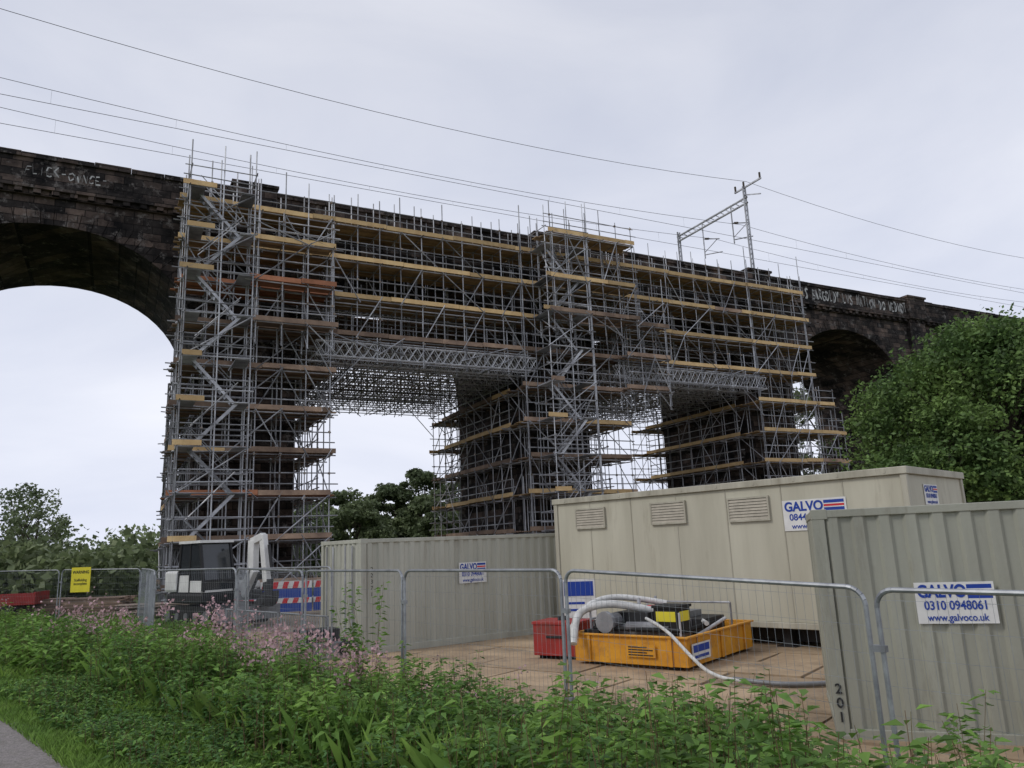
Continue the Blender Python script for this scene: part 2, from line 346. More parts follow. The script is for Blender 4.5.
# ------------------------------------------------------------------ scaffolding
sc=empty('scaffolding',VL,VR)
tb=MB('galv','alu','coup'); bd=MB('bl','bb','br','bm')
TR=0.03
def J(a): return random.uniform(-a,a)
def tube(a,b,ov=0.25,k='galv',r=TR,jit=0.03):
    a=Vector(a)+Vector((J(jit),J(jit),J(jit))); b=Vector(b)+Vector((J(jit),J(jit),J(jit)))
    d=(b-a); 
    if d.length<0.05: return
    d.normalize()
    tb.tube(a-d*random.uniform(0.05,ov),b+d*random.uniform(0.05,ov),r,k,4)
def coupler(p): 
    x,y,z=p; s=0.05; tb.box(x-s,y-s,z-s,x+s,y+s,z+s,'coup')
def deck(t0,t1,p0,p1,z,k,axis='t'):
    W=0.225
    k={'bl':'bm'}.get(k,k)  # deck planks take the painted-shade copy, toe boards keep the plain colour
    if axis=='t':
        n=max(1,int((p1-p0)/0.235))
        for i in range(n):
            y=p0+i*0.235; x=t0-random.uniform(0,0.4)
            while x<t1:
                e=min(x+3.9,t1+random.uniform(0.05,0.45)); dz=J(0.012)
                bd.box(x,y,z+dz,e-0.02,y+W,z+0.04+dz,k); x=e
                if e>=t1: break
    else:
        n=max(1,int((t1-t0)/0.235))
        for i in range(n):
            x=t0+i*0.235; y=p0-random.uniform(0,0.3)
            while y<p1:
                e=min(y+3.9,p1+random.uniform(0.05,0.4)); dz=J(0.012)
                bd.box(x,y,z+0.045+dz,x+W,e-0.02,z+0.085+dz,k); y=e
                if e>=p1: break
def toe(a,b,z,k):
    a=Vector(a);b=Vector(b); L=(b-a).length; d=(b-a)/L; s_=-random.uniform(0,.35)
    while s_<L:
        e=min(s_+random.choice((3.9,3.9,3.0,2.4)),L+random.uniform(0,.4)); q=a+d*s_; w=a+d*(e-0.02); dz=J(0.03)
        bd.beam((q.x,q.y,z+0.13+dz),(w.x,w.y,z+0.13+dz+J(.01)),0.04,0.235,k if random.random()<.85 else random.choice(('bb','bl'))); s_=e
def frange(a,b,st):
    n=max(1,round((b-a)/st)); return [a+(b-a)*i/n for i in range(n+1)]
def face_run(A,B,width_dir,rows,z0,z1,levels,decks,sp=1.3,brace=0.5,guard=True,topx=1.3,rail_all=True):
    A=Vector((A[0],A[1],0)); B=Vector((B[0],B[1],0)); wd=Vector((width_dir[0],width_dir[1],0)); L=(B-A).length; d=(B-A)/L
    st=frange(0,L,sp)
    for ri,ro in enumerate(rows):
        for s_ in st:
            q=A+d*s_+wd*ro
            zt=z1+topx*random.uniform(0.4,1.25)
            lean=J(0.04)
            tube((q.x,q.y,z0),(q.x+lean,q.y+J(0.04),zt),0.06,jit=0.02)
            if random.random()<0.25: tube((q.x+0.09,q.y,z0+random.random()*3),(q.x+0.09,q.y,min(zt,z0+6)),0.1)
        for z in levels:
            q=A+wd*ro; w=B+wd*ro
            tube((q.x,q.y,z-0.08),(w.x,w.y,z-0.08),0.55,jit=0.04)
            if ri==0 and guard:
                tube((q.x,q.y,z+0.55),(w.x,w.y,z+0.55),0.5); tube((q.x,q.y,z+1.05),(w.x,w.y,z+1.05),0.5)
    for z in levels:
        for s_ in st:
            q=A+d*s_+wd*rows[0]; w=A+d*s_+wd*rows[-1]
            tube((q.x,q.y,z-0.14),(w.x,w.y,z-0.14),0.5,jit=0.05)
            coupler((q.x,q.y,z-0.1))
            if random.random()<0.5:
                coupler((q.x,q.y,z+1.05))
        k=decks.get(round(z,1)) if isinstance(decks,dict) else decks
        if k is None: continue
        c0=A+wd*(rows[0]+0.06); c1=B+wd*(rows[-1]-0.06)
        t0,t1=min(c0.x,c1.x),max(c0.x,c1.x); p0,p1=min(c0.y,c1.y),max(c0.y,c1.y)
        deck(t0,t1,p0,p1,z,k,'t' if abs(d.x)>0.5 else 'p')
        o=A+wd*(rows[0]-0.05) ; o2=B+wd*(rows[0]-0.05)
        toe(o,o2,z,k)
    lv=[z0]+[l for l in levels if l>z0]+[z1]
    for a,b in zip(lv[:-1],lv[1:]):
        if b-a<0.8: continue
        for i in range(len(st)-1):
            if random.random()<brace:
                n2=min(len(st)-1,i+random.choice((1,2)))
                q=A+d*st[i]; w=A+d*st[n2]
                if random.random()<0.5: q,w=w,q
                tube((q.x-wd.x*.06,q.y-wd.y*.06,a),(w.x-wd.x*.06,w.y-wd.y*.06,b),0.3)
        if len(rows)>1:
            for i in range(0,len(st),2):
                if random.random()<0.6:
                    q=A+d*st[i]; w=q+wd*rows[-1]
                    tube((q.x,q.y,a),(w.x,w.y,b),0.2)
LV=[round(1.0+2.02*i,2) for i in range(10)]
def kind(seq,levels): return {round(z,1):c for z,c in zip(levels,seq)}
def tower(t0,t1,pf,pb,kf,kl,kr,tl=0.0,thi=None,bl_=0.0):
    if thi is None: thi=t1
    face_run((t0,pf),(thi,pf),(0,1),[0,1.15,-pf-0.25],0,LV[-1]+0.6,LV,kf,1.15,0.6)
    if thi<t1: face_run((thi+.2,pf),(t1,pf),(0,1),[0,1.15,-pf-0.25],0,LV[5]+0.6,LV[:6],kf,1.15,0.6)
    face_run((t0+bl_,pb),(t1,pb),(0,-1),[0,1.15,2.2],0,LV[5]+0.6,LV[:6],kf,1.3,0.4)
    face_run((t0+tl,pf+2.4),(t0+tl,pb-2.2),(1,0),[0,0.95-tl],0,LV[5]+0.4,LV[:6],kl,1.25,0.45)
    face_run((t1,pf+2.4),(t1,pb-2.2),(-1,0),[0,0.95],0,LV[5]+0.4,LV[:6],kr,1.25,0.45)
k1=kind(['bb','bb','br','bb','bb','bb','bb','br','bl','bl'],LV)
k2=kind(['bb','bb','bl','bb','bl','bb','bb','bl','bl','bl'],LV)
k3=kind(['bl']*10,LV)
PF=-2.7; PB=11.9
tower(0.0,7.0,PF,PB,k1,k1,k1,tl=.3,bl_=1.0)
tower(18.2,25.0,PF,PB,k2,k2,k2)
tower(36.0,43.0,PF,PB,k3,k3,k3,thi=41.2)
face_run((43.1,PF+0.4),(44.2,PF+0.4),(0,1),[0,1.2,2.4],0,9.6,LV[:5],k3,1.0,0.5)
HL=[z for z in LV if z>12.8]
kb=kind(['bb','bl','bl','bl'],HL); kb2=kind(['bl','bl','bl','bl'],HL)
face_run((7.2,PF),(18.0,PF),(0,1),[0,1.15,2.4],12.3,LV[-1]+0.6,HL,kb,1.15,0.4)
face_run((25.2,PF),(35.8,PF),(0,1),[0,1.15,2.4],12.3,LV[-1]+0.6,HL,kb2,1.15,0.4)
for a,b in ((7.2,18.0),(25.2,35.8)):
    face_run((a,PB),(b,PB),(0,-1),[0,1.2],11.8,14.0,[12.9],None,1.4,0.3,topx=0.5)
def lattice(t0,t1,p,z0,z1,n):
    tb.tube((t0,p,z0),(t1,p,z0),0.036,'alu',4); tb.tube((t0,p,z1),(t1,p,z1),0.036,'alu',4)
    for i in range(n):
        a=t0+(t1-t0)*i/n; b=t0+(t1-t0)*(i+1)/n; m_=(a+b)/2
        tb.tube((a,p,z0),(m_,p,z1),0.026,'alu',4); tb.tube((m_,p,z1),(b,p,z0),0.026,'alu',4); tb.tube((a,p,z1),(m_,p,z0),0.022,'alu',4); tb.tube((m_,p,z0),(b,p,z1),0.022,'alu',4)
for (a,b,cc) in ((6.9,18.3,12.5),(24.9,36.1,30.5)):
    for i,p in enumerate(frange(PF,PB,1.45)):
        lattice(a-0.6,b+0.6,p,12.0,12.75,13)
        if i in(0,1): lattice(a-0.6,b+0.6,p+0.25,12.0,12.75,13)
        for t in frange(a,b,1.25):
            za=ZS+math.sqrt(max(0,R*R-(t-cc)**2)) if 0<p<DEP else 14.5
            if za>12.9: tube((t,p,11.75),(t,p,za-0.35),0.1)
            else: tube((t,p,11.7),(t,p,12.9),0.1)
        for z in (11.85,12.85,14.8,16.8):
            h=z-ZS; hw=math.sqrt(max(0.1,R*R-h*h))-0.2 if 0<p<DEP else R-1
            if z>15 and not (0<p<DEP): continue
            tube((max(a-.5,cc-hw),p,z),(min(b+.5,cc+hw),p,z),0.3)
    for t in frange(a,b,0.62):
        tube((t,PF,12.82),(t,PB,12.82),0.5,jit=0.06)
    for t in frange(a,b,1.25):
        tube((t,PF,11.82),(t,PB,11.82),0.6,jit=0.06)
        if abs(t-cc)<5: tube((t,0,14.8),(t,DEP,14.8),0.3)
    deck(cc-5.1,cc+5.1,0.05,DEP+1.6,14.95,'bb'); deck(cc-6.0,cc+6.0,-.2,DEP*.5,13.2,'bb')
    for _ in range(26):
        t=random.uniform(a,b-2.4); p=random.choice(frange(PF,PB,1.45)); 
        if random.random()<.5: tube((t,p,11.8),(t+2.4,p,12.9),0.3)
        else: tube((t,p,11.8),(t,min(PB,p+2.9),12.85),0.3)
for t,sg in ((7,1),(18.2,-1),(25,1),(36,-1)):
    for p in frange(PF,PB,2.0): tube((t,p,10.3),(t+sg*1.6,p,12.0),0.3)
def stairs(t0,t1,p0,p1,zlist):
    for t in (t0,(t0+t1)/2,t1):
        for p in (p0,p1): tube((t,p,0),(t,p,zlist[-1]+2.2),0.1)
    for i,z in enumerate(zlist):
        for p in (p0,p1):
            for dz in (0,0.5,1.0): tube((t0,p,z+dz),(t1,p,z+dz),0.3)
        for t in (t0,t1):
            for dz in (0,1.0): tube((t,p0,z+dz),(t,p1,z+dz),0.3)
        tb.box(t0,p0+0.05,z-0.04,t0+0.65,p1,z,'galv'); tb.box(t1-0.65,p0+0.05,z-0.04,t1,p1,z,'galv')
        if random.random()<.5: toe((t0,p0-.03,0),(t0+.8,p0-.03,0),z,'bl')
        if i<len(zlist)-1:
            zn=zlist[i+1]; xa,xb=(t0+0.5,t1-0.5) if i%2==0 else (t1-0.5,t0+0.5)
            pp=p0+0.2 if i%2==0 else p0+0.8
            for q in (pp,pp+0.55):
                tb.beam((xa,q,z),(xb,q,zn),0.04,0.13,'galv')
                tb.tube((xa,q,z+0.95),(xb,q,zn+0.95),0.024,'galv',4)
            for s_ in range(9):
                f=(s_+0.5)/9; x=xa+(xb-xa)*f; zz=z+(zn-z)*f
                tb.box(x-0.1,pp,zz-0.012,x+0.1,pp+0.55,zz+0.012,'galv')
            if random.random()<.6: tube((t0,p0,z),(t1,p0,zn),.2)
stairs(0.1,3.0,PF-1.6,PF-0.1,[0.1]+LV)
stairs(18.8,21.6,PF-1.7,PF-0.1,[0.1]+LV)
face_run((19.2,PF-1.7),(24.9,PF-1.7),(0,1),[0,1.6],14.0,LV[-1]+1.2,[15.14,17.16,19.9],{15.1:'bb',17.2:'bl',19.9:'bl'},1.1,0.5)
face_run((24.6,PF-1.0),(27.5,PF-1.0),(0,1),[0,1.0],10.0,16.6,[11.1,13.1,15.1],'bb',1.1,0.5)
face_run((3.2,PF-1.2),(6.8,PF-1.2),(0,1),[0,1.2],12.0,LV[-1]-1.2,[13.12,15.14,17.16],{13.1:'bb',15.1:'br',17.2:'bl'},1.1,0.4,topx=0.8)
for t,p in ((2.9,PF-.05),(18.1,PF-.05),(35.9,PF),(41.0,PF),(21.7,PF-1.7)):
    tube((t,p,0),(t,p,22.0),.1,r=.036)
tb.build('tubes',parent=sc); bd.build('boards',parent=sc)
# ------------------------------------------------------------------ overhead line portal + wires
pm=MB('grey')
TM=40.1
def mast(t,p,zt):
    for dx in (-.14,.14):
        pm.tube((t+dx,p,20.0),(t+dx*.8,p,zt),0.07,'galv',6)
    z=20.4
    while z<zt-.4:
        pm.tube((t-.11,p,z),(t+.1,p,z+.4),0.025,'galv',4); z+=.4
mast(TM,0.6,29.0); mast(TM,DEP-0.6,28.4)
for dz in (27.6,28.05):
    pm.tube((TM,0.4,dz),(TM,DEP-0.4,dz),0.085,'galv',6)
for i in range(14):
    y=0.6+i*0.57; pm.tube((TM,y,27.6),(TM,y+0.57,28.05),0.035,'galv',4)
for p in (2.2,5.6):
    pm.tube((TM,p,28.0),(TM,p,24.9),0.055,'galv',5)
    pm.tube((TM,p,26.6),(TM+.5,p-1.3,26.2),0.045,'galv',5); pm.tube((TM,p,25.2),(TM+.5,p-1.5,25.0),0.045,'galv',5); pm.tube((TM,p,25.4),(TM+.4,p-1.1,26.2),0.03,'galv',5)
    pm.tube((TM,p-.2,26.54),(TM+.1,p-.5,26.45),0.09,'bark',6,cap=True)
pm.beam((TM,-1.2,28.9),(TM,1.6,28.9),0.11,0.12,'galv'); pm.beam((TM,-1.0,27.7),(TM,.6,28.3),0.08,0.08,'galv')
for y in (-1.1,0.6,1.5): pm.tube((TM,y,28.95),(TM,y,29.4),0.08,'bark',6,cap=True)
pm.build('overhead_line_gantry',loc=VL,rz=VR)
wm=MB('wire')
def wire(p,z,sag,r=0.012,tl=-12,n=14):
    for a,b in ((tl-55,tl),(tl,TM),(TM,93),(93,150)):
        pts=[]
        for i in range(n+1):
            f=i/n; pts.append((a+(b-a)*f,p,z-4*sag*f*(1-f)))
        for q,w in zip(pts[:-1],pts[1:]): wm.tube(q,w,r,'wire',4)
wire(0.3,29.3,1.3,0.018)
for p in (1.3,4.3):
    wire(p,26.1,0.9,0.016); wire(p,25.0,0.05,0.016)
    for a,b in ((-12,TM),(TM,93)):
        for i in range(1,9):
            f=i/9; t=a+(b-a)*f; wm.tube((t,p,26.1-3.6*f*(1-f)),(t,p,25),0.005,'wire',3)
wm.build('overhead_wires',loc=VL,rz=VR)

# ------------------------------------------------------------------ signs
def hire_sign(parent,x,y,z,w,h,num,web):
    s=MB('white'); s.box(x,y-0.008,z,x+w,y,z+h,'white')
    fx,fz,fw,fh=x+w*.66,z+h*.60,w*.31,h*.34
    def q(a,b,c,d,k,l): s.face([(fx+fw*a,y-0.009-l*.0015,fz+fh*b),(fx+fw*c,y-0.009-l*.0015,fz+fh*b),(fx+fw*c,y-0.009-l*.0015,fz+fh*d),(fx+fw*a,y-0.009-l*.0015,fz+fh*d)],k)
    q(0,0,1,1,'bluesign',0); q(0,.3,1,.7,'white',1); q(0,.4,1,.6,'redsign',2)
    b=s.build('hire_sign',parent=parent)
    text('GALVO',"sign_name",parent,x+w*.03,y-0.012,z+h*.77,h*.42,'bluesign',bold=0.035,sx=1.0*w/(h*2.25))
    text(num,"sign_phone",parent,x+w*.5,y-0.012,z+h*.43,h*.30,'bluesign',align='CENTER',bold=0.02,sx=w/(h*2.15))
    text(web,"sign_web",parent,x+w*.5,y-0.012,z+h*.14,h*.24,'bluesign',align='CENTER',bold=0.012,sx=w/(h*2.1))
    return b
# ------------------------------------------------------------------ containers
def container(name,L,W,H,loc,rz,paint,zb=0):
    root=empty(name,(loc[0],loc[1],zb),rz)
    m=MB(paint,'dark')
    P=0.14; dpt=0.036
    m2=MB(paint)
    for x in (0,L-P):
        for y in (0,W-P): m2.box(x,y,0.0,x+P,y+P,H,paint)
    for y in (0.0,W-0.07):
        m2.box(P,y,H-0.09,L-P,y+0.07,H-0.002,paint); m2.box(P,y,0.03,L-P,y+0.07,0.18,paint)
    for x in (0.0,L-0.07):
        m2.box(x,P,H-0.09,x+0.07,W-P,H-0.002,paint); m2.box(x,P,0.03,x+0.07,W-P,0.18,paint)
    for x in (-0.006,L-P-0.03):
        for y in (-0.006,W-P-0.01):
            for z in (-0.0,H-0.11): m2.box(x,y,z,x+P+0.04,y+P+0.02,z+0.118,paint)
    m2.build('frame',parent=root,bevel=0.008)
    def corr(x0,x1,f):
        pitch=0.278; n=max(1,round((x1-x0)/pitch)); pt=(x1-x0)/n; prof=[]
        for i in range(n):
            a=x0+i*pt; prof+=[(a,dpt),(a+pt*.13,0.0),(a+pt*.5,0.0),(a+pt*.63,dpt)]
        prof.append((x1,dpt))
        for (a,da),(b,db) in zip(prof[:-1],prof[1:]):
            m.face(f(a,da,b,db),paint)
    z0,z1=0.17,H-0.08
    corr(P,L-P,lambda a,da,b,db:[(a,0.012+da,z0),(b,0.012+db,z0),(b,0.012+db,z1),(a,0.012+da,z1)])
    corr(P,L-P,lambda a,da,b,db:[(b,W-0.012-db,z0),(a,W-0.012-da,z0),(a,W-0.012-da,z1),(b,W-0.012-db,z1)])
    corr(P,W-P,lambda a,da,b,db:[(0.012+db,b,z0),(0.012+da,a,z0),(0.012+da,a,z1),(0.012+db,b,z1)])
    corr(P,W-P,lambda a,da,b,db:[(L-0.012-da,a,z0),(L-0.012-db,b,z0),(L-0.012-db,b,z1),(L-0.012-da,a,z1)])
    corr(P,L-P,lambda a,da,b,db:[(a,0.05,H-0.03-da*.5),(b,0.05,H-0.03-db*.5),(b,W-0.05,H-0.03-db*.5),(a,W-0.05,H-0.03-da*.5)])
    m.face([(0.06,0.06,0.15),(0.06,W-.06,.15),(L-.06,W-.06,.15),(L-.06,.06,.15)],'dark')
    m.build('corrugated_panels',parent=root)
    return root
cA=container('shipping_container',6.06,2.44,2.59,(-3.62,17.8),math.radians(35.5),'contA')
hire_sign(cA,2.6,-0.004,1.44,0.80,0.5,'0310 0948061','www.galvoco.uk')
for i,ch in enumerate('22371'): text(ch,'stencil',cA,0.24,-0.004+0.012,1.9-i*.14,0.13,'dark',bold=0.0)
cC=container('shipping_container',6.06,2.44,2.59,(3.47,9.15),math.radians(-19),'contC',zb=-0.03)
hire_sign(cC,0.98,-0.004,1.30,0.78,0.44,'0310 0948061','www.galvoco.uk')
for i,ch in enumerate('201'): text(ch,'stencil',cC,0.03,-0.012,0.60-i*.15,0.15,'dark',bold=0.02)
m=MB('galv')
for y in (0.45,0.85,1.6,2.0): m.tube((-0.02,y,0.2),(-0.02,y,2.45),0.018,'galv',6)
m.build('lock_rods',parent=cA)

# ------------------------------------------------------------------ welfare cabin
LB=8.92; WB=3.5; z0,z1=0.42,3.46
cB=empty('site_cabin',(0.97,20.6,0),math.radians(-45))
m=MB('cream','creamtrim','dark')
m.box(0.04,0.04,z0+0.12,LB-0.04,WB-0.04,z1-0.14,'cream')
m.box(0,0,z0,LB,WB,z0+0.12,'creamtrim')
m.box(-0.03,-0.03,z1-0.14,LB+0.03,WB+0.03,z1,'creamtrim')
for x in (0,LB-0.12):
    for y in (0,WB-0.12): m.box(x,y,z0+0.12,x+0.12,y+0.12,z1-0.14,'creamtrim')
m.build('body',parent=cB,bevel=0.012)
m=MB('creamtrim')
for x in frange(1.22,LB-1.22,1.22): m.box(x-0.012,0.03,z0+0.125,x+0.012,0.0395,z1-0.145,'creamtrim')
for x in frange(0.4,LB-.4,0.9): m.box(x,-0.038,z1-0.1,x+0.05,-0.031,z1-0.04,'creamtrim')
m.box(1.0,WB*.5,z1+.001,1.35,WB*.5+.35,z1+.07,'creamtrim')
m.build('panel_joints',parent=cB)
m=MB('brown','dark','creamtrim')
for q in (1.24,3.6,5.65):
    w,h=0.90,0.44; zc=2.9 if q<5 else 2.86
    m.box(q-w/2,0.0,zc-h/2,q+w/2,0.038,zc+h/2,'dark')
    for xx in (q-w/2-.035,q+w/2): m.box(xx,-0.02,zc-h/2-.04,xx+.035,0.038,zc+h/2+.04,'creamtrim')
    for zz in (zc-h/2-.04,zc+h/2): m.box(q-w/2,-0.02,zz,q+w/2,0.038,zz+.04,'creamtrim')
    for i in range(7):
        zz=zc-h/2+i*h/7; m.face([(q-w/2,-0.018,zz),(q+w/2,-0.018,zz),(q+w/2,-0.003,zz+h/7*.85),(q-w/2,-0.003,zz+h/7*.85)],'brown')
m.build('shuttered_windows',parent=cB)
m=MB('dark')
for x in (0.5,3.2,6.0,8.3):
    for y in (0.25,WB-.35): m.box(x,y,0.03,x+.2,y+.2,z0,'dark'); m.box(x-.1,y-.1,0.02,x+.3,y+.3,0.06,'dark')
m.box(0.3,0.5,0.12,LB-.3,0.62,z0-.002,'dark'); m.box(0.3,WB-.62,0.12,LB-.3,WB-.5,z0-.002,'dark')
m.build('jack_legs',parent=cB)
hire_sign(cB,6.42,0.028,2.36,1.32,0.62,'0844 0948061','www.galvoco.uk')
se_=empty('end_sign',(LB+0.0,0.95,0),math.radians(90)); se_.parent=cB
hire_sign(se_,0,0.03,2.75,0.8,0.4,'0310 0948061','www.galvoco.uk')

# ------------------------------------------------------------------ fence panels
def fence_panel(a,b,zb,H=2.0,name='temporary_fence_panel'):
    m=MB('fence','conc')
    A=Vector((a[0],a[1],0)); B=Vector((b[0],b[1],0)); L=(B-A).length; d=(B-A)/L; A=A+d*.03; L-=.06
    lean=J(0.04); nrm=Vector((-d.y,d.x,0))
    za,zc=zb if isinstance(zb,tuple) else (zb,zb)
    def P(x,z): return A+d*x+nrm*(lean*z/2)+Vector((0,0,za+(zc-za)*x/L+z))
    r=0.021; rc=0.14
    m.tube(P(0,0.0),P(0,H-rc),r,'fence',8); m.tube(P(L,0.0),P(L,H-rc),r,'fence',8)
    for cx,sg in ((rc,-1),(L-rc,1)):
        pts=[P(cx+sg*rc*math.cos(t),H-rc+rc*math.sin(t)) for t in [i*math.pi/10 for i in range(6)]]
        m.path(pts,r,'fence',8)
    m.tube(P(rc,H),P(L-rc,H),r,'fence',8); m.tube(P(0,0.12),P(L,0.12),r,'fence',8)
    n=int(L/0.075)
    for i in range(1,n): x=L*i/n; m.tube(P(x,0.12),P(x,H),0.0015,'fence',3)
    for z in frange(0.2,H-0.08,0.22): m.tube(P(0,z),P(L,z),0.0018,'fence',3)
    m2=A-d*.03
    n=len(m.v)
    for (x,y) in ((-0.11,-0.33),(0.11,-0.33),(0.11,0.33),(-0.11,0.33)):
        w=m2+d*x+nrm*y; m.v.append((w.x,w.y,za))
    for (x,y) in ((-0.09,-0.3),(0.09,-0.3),(0.09,0.3),(-0.09,0.3)):
        w=m2+d*x+nrm*y; m.v.append((w.x,w.y,za+0.14))
    for q_ in ((4,5,6,7),(0,1,5,4),(1,2,6,5),(2,3,7,6),(3,0,4,7)): m.f.append(tuple(n+t for t in q_)); m.m.append(1)
    for z in (0.6,1.55):
        c=P(L,z); e=P(L+.07,z); m.beam(c-d*.03,e,0.055,0.05,'fence')
    return m.build(name)
FP=[((6.9,1.0),(4.90,3.70),(-.2,-.18)),((4.90,3.70),(2.82,6.33),(-.18,-.16)),((2.80,6.38),(0.5,9.0),(-.15,0)),((0.48,9.03),(-1.75,11.7),0),((-1.77,11.72),(-4.0,14.5),0),((-4.02,14.52),(-6.24,17.2),(0,.06)),
((-6.26,17.22),(-9.04,19.3),.06),((-9.05,19.35),(-10.6,22.4),.05),((-10.6,22.45),(-12.2,25.5),.04),((-12.2,25.5),(-13.9,28.6),.03),
((-13.9,28.6),(-17.3,29.4),(.03,.1)),((-17.35,29.4),(-20.75,30.2),(.1,.15)),((-20.8,30.2),(-24.2,31),(.15,.3)),((-24.2,31),(-27.6,32),(.3,.4)),((-27.6,32),(-31,33),(.4,.5)),
((-4.2,17.6),(-6.9,19.9),0),((-6.95,19.95),(-8.3,23.1),0)]
for a,b,z in FP: fence_panel(a,b,z)
def barrier(a,b,H=1.1):
    m=MB('fence'); A=Vector((*a,0));B=Vector((*b,0)); d=(B-A).normalized(); L=(B-A).length
    P=lambda x,z:A+d*x+Vector((0,0,z+0.05))
    for x in (0,L): m.tube(P(x,0),P(x,H),0.018,'fence',6)
    for z in (.15,H): m.tube(P(0,z),P(L,z),0.018,'fence',6)
    for i in range(1,18): m.tube(P(L*i/18,.15),P(L*i/18,H),0.007,'fence',4)
    m.build('pedestrian_barrier')
barrier((-4.9,16.1),(-3.6,14.7)); barrier((-5.0,16.2),(-6.7,17.9))
for i in range(5):
    m=MB('blue','redsign','white')
    m.box(0,0,0.1,2.0,0.05,0.97,'blue')
    m.box(0.0,-0.012,0.98,2.0,0.062,1.25,'white'); m.box(0.0,-0.012,0.42,2.0,-.002,0.62,'white')
    for z_,h_ in ((.985,.25),(.425,.19)):
        for k in range(5): m.face([(0.05+k*.4,-0.016,z_),(.25+k*.4,-0.016,z_),(.32+k*.4,-0.016,z_+h_),(.12+k*.4,-0.016,z_+h_)],'redsign')
    for k in (0.3,1.6): m.box(k,-.3,0,k+.08,.35,0.1,'black')
    m.build('plastic_barrier',loc=(-12.2+i*2.05,30.0+i*0.35+(.25 if i%2 else 0),0.05),rz=math.radians(9+(-8 if i%2 else 6)))
m=MB('yelsign','dark'); m.box(-.42,-.03,-.45,.42,-.015,.45,'yelsign')
wroot=m.build('warning_sign',loc=(-16.35,29.08,1.72),rz=math.radians(-13))
text('WARNING','sign_text',wroot,0,-.035,.27,.15,'dark',align='CENTER',bold=.02)
text('Scaffolding\nincomplete','sign_text',wroot,0,-.035,-.08,.13,'dark',align='CENTER',bold=.01)

# ------------------------------------------------------------------ excavator
ex=empty('mini_excavator',(-10.45,27.0,0.1),math.radians(52)); ex.scale=(1.15,1.15,1.12)
m=MB('black','grey','white','dark','glass')
for x in (-0.95,0.6):
    n=len(m.v); prof=[]
    for i in range(9): a=math.pi/2+math.pi*i/8; prof.append((-1.05+.3*math.cos(a),.3+.3*math.sin(a)))
    for i in range(9): a=-math.pi/2+math.pi*i/8; prof.append((1.05+.3*math.cos(a),.3+.3*math.sin(a)))
    for y,z in prof: m.v.append((x,y,z))
    for y,z in prof: m.v.append((x+.36,y,z))
    k=len(prof)
    m.f.append(tuple(n+i for i in range(k))); m.m.append(0); m.f.append(tuple(n+k+i for i in range(k))[::-1]); m.m.append(0)
    for i in range(k): j=(i+1)%k; m.f.append((n+i,n+k+i,n+k+j,n+j)); m.m.append(0)
    for y in (-1.05,-.5,0,.5,1.05): m.tube((x-.02,y,.3),(x+.38,y,.3),.17 if abs(y)>1 else .11,'grey',10,cap=True)
m.box(-.6,-.7,.35,.6,.7,.6,'grey')
m.box(-1.0,-1.75,.15,1.0,-1.66,.55,'grey'); m.beam((-.5,-1.68,.35),(-.4,-.6,.45),.12,.12,'grey'); m.beam((.5,-1.68,.35),(.4,-.6,.45),.12,.12,'grey')
m.build('tracks_and_blade',parent=ex)
m=MB('white','grey')
m.box(-1.0,-.9,.68,1.0,1.1,.98,'dark'); m.box(-1.0,.55,1.0,1.0,1.25,1.62,'white'); m.box(.12,-.75,1.0,1.0,.5,1.25,'white'); m.box(-.8,1.25,.8,.8,1.4,1.4,'white')
m.build('house',parent=ex,bevel=.12)
m=MB('dark','glass','white')
cx0,cx1,cy0,cy1=-.98,.05,-.85,.5
def pil(x,y0_,z0_,y1_,z1_,k='dark',w=.07): m.beam((x,y0_,z0_),(x,y1_,z1_),w,w,k,up=(0,1,0))
for x in (cx0+.04,cx1-.04):
    pil(x,cy0,1.3,cy0+.25,2.42); pil(x,cy1,1.0,cy1-.1,2.42); pil(x,-.12,1.0,-.12,2.42,'dark',.05); m.beam((x,cy0,1.0),(x,cy0,1.32),.08,.08,'dark',up=(0,1,0))
m.box(cx0-.02,cy0+.15,2.42,cx1+.02,cy1-.02,2.50,'white')
m.beam((cx0,cy0,1.32),(cx1,cy0,1.32),.06,.06,'dark'); m.beam((cx0,cy0,1.02),(cx1,cy0,1.02),.06,.06,'white')
m.face([(cx0+.08,cy0+.01,1.34),(cx1-.08,cy0+.01,1.34),(cx1-.08,cy0+.25,2.41),(cx0+.08,cy0+.25,2.41)],'glass')
m.face([(cx0+.08,cy0+.01,1.05),(cx1-.08,cy0+.01,1.05),(cx1-.08,cy0+.01,1.30),(cx0+.08,cy0+.01,1.30)],'glass')
for x in (cx0+.035,cx1-.035):
    m.face([(x,cy0+.06,1.34),(x,-.16,1.34),(x,-.16,2.4),(x,cy0+.27,2.4)],'glass'); m.face([(x,-.08,1.5),(x,cy1-.08,1.5),(x,cy1-.12,2.4),(x,-.08,2.4)],'glass')
    m.box(x-.012,cy0+.06,1.0,x+.012,-.16,1.33,'white'); m.box(x-.014,-.08,1.0,x+.014,cy1-.04,1.49,'white')
m.face([(cx0+.08,cy1-.01,1.5),(cx1-.08,cy1-.01,1.5),(cx1-.08,cy1-.1,2.4),(cx0+.08,cy1-.1,2.4)],'glass')
m.box(-.7,-.1,1.0,-.25,.35,1.3,'dark'); m.box(-.7,.25,1.3,-.25,.38,1.9,'dark')
m.build('cab',parent=ex)
m=MB('white','dark','galv')
m.beam((.35,-.85,.85),(.36,-1.35,1.6),.22,.3,'white'); m.beam((.36,-1.28,1.45),(.38,-1.25,2.45),.2,.3,'white'); m.beam((.38,-1.2,2.4),(.38,-1.75,2.55),.18,.22,'white')
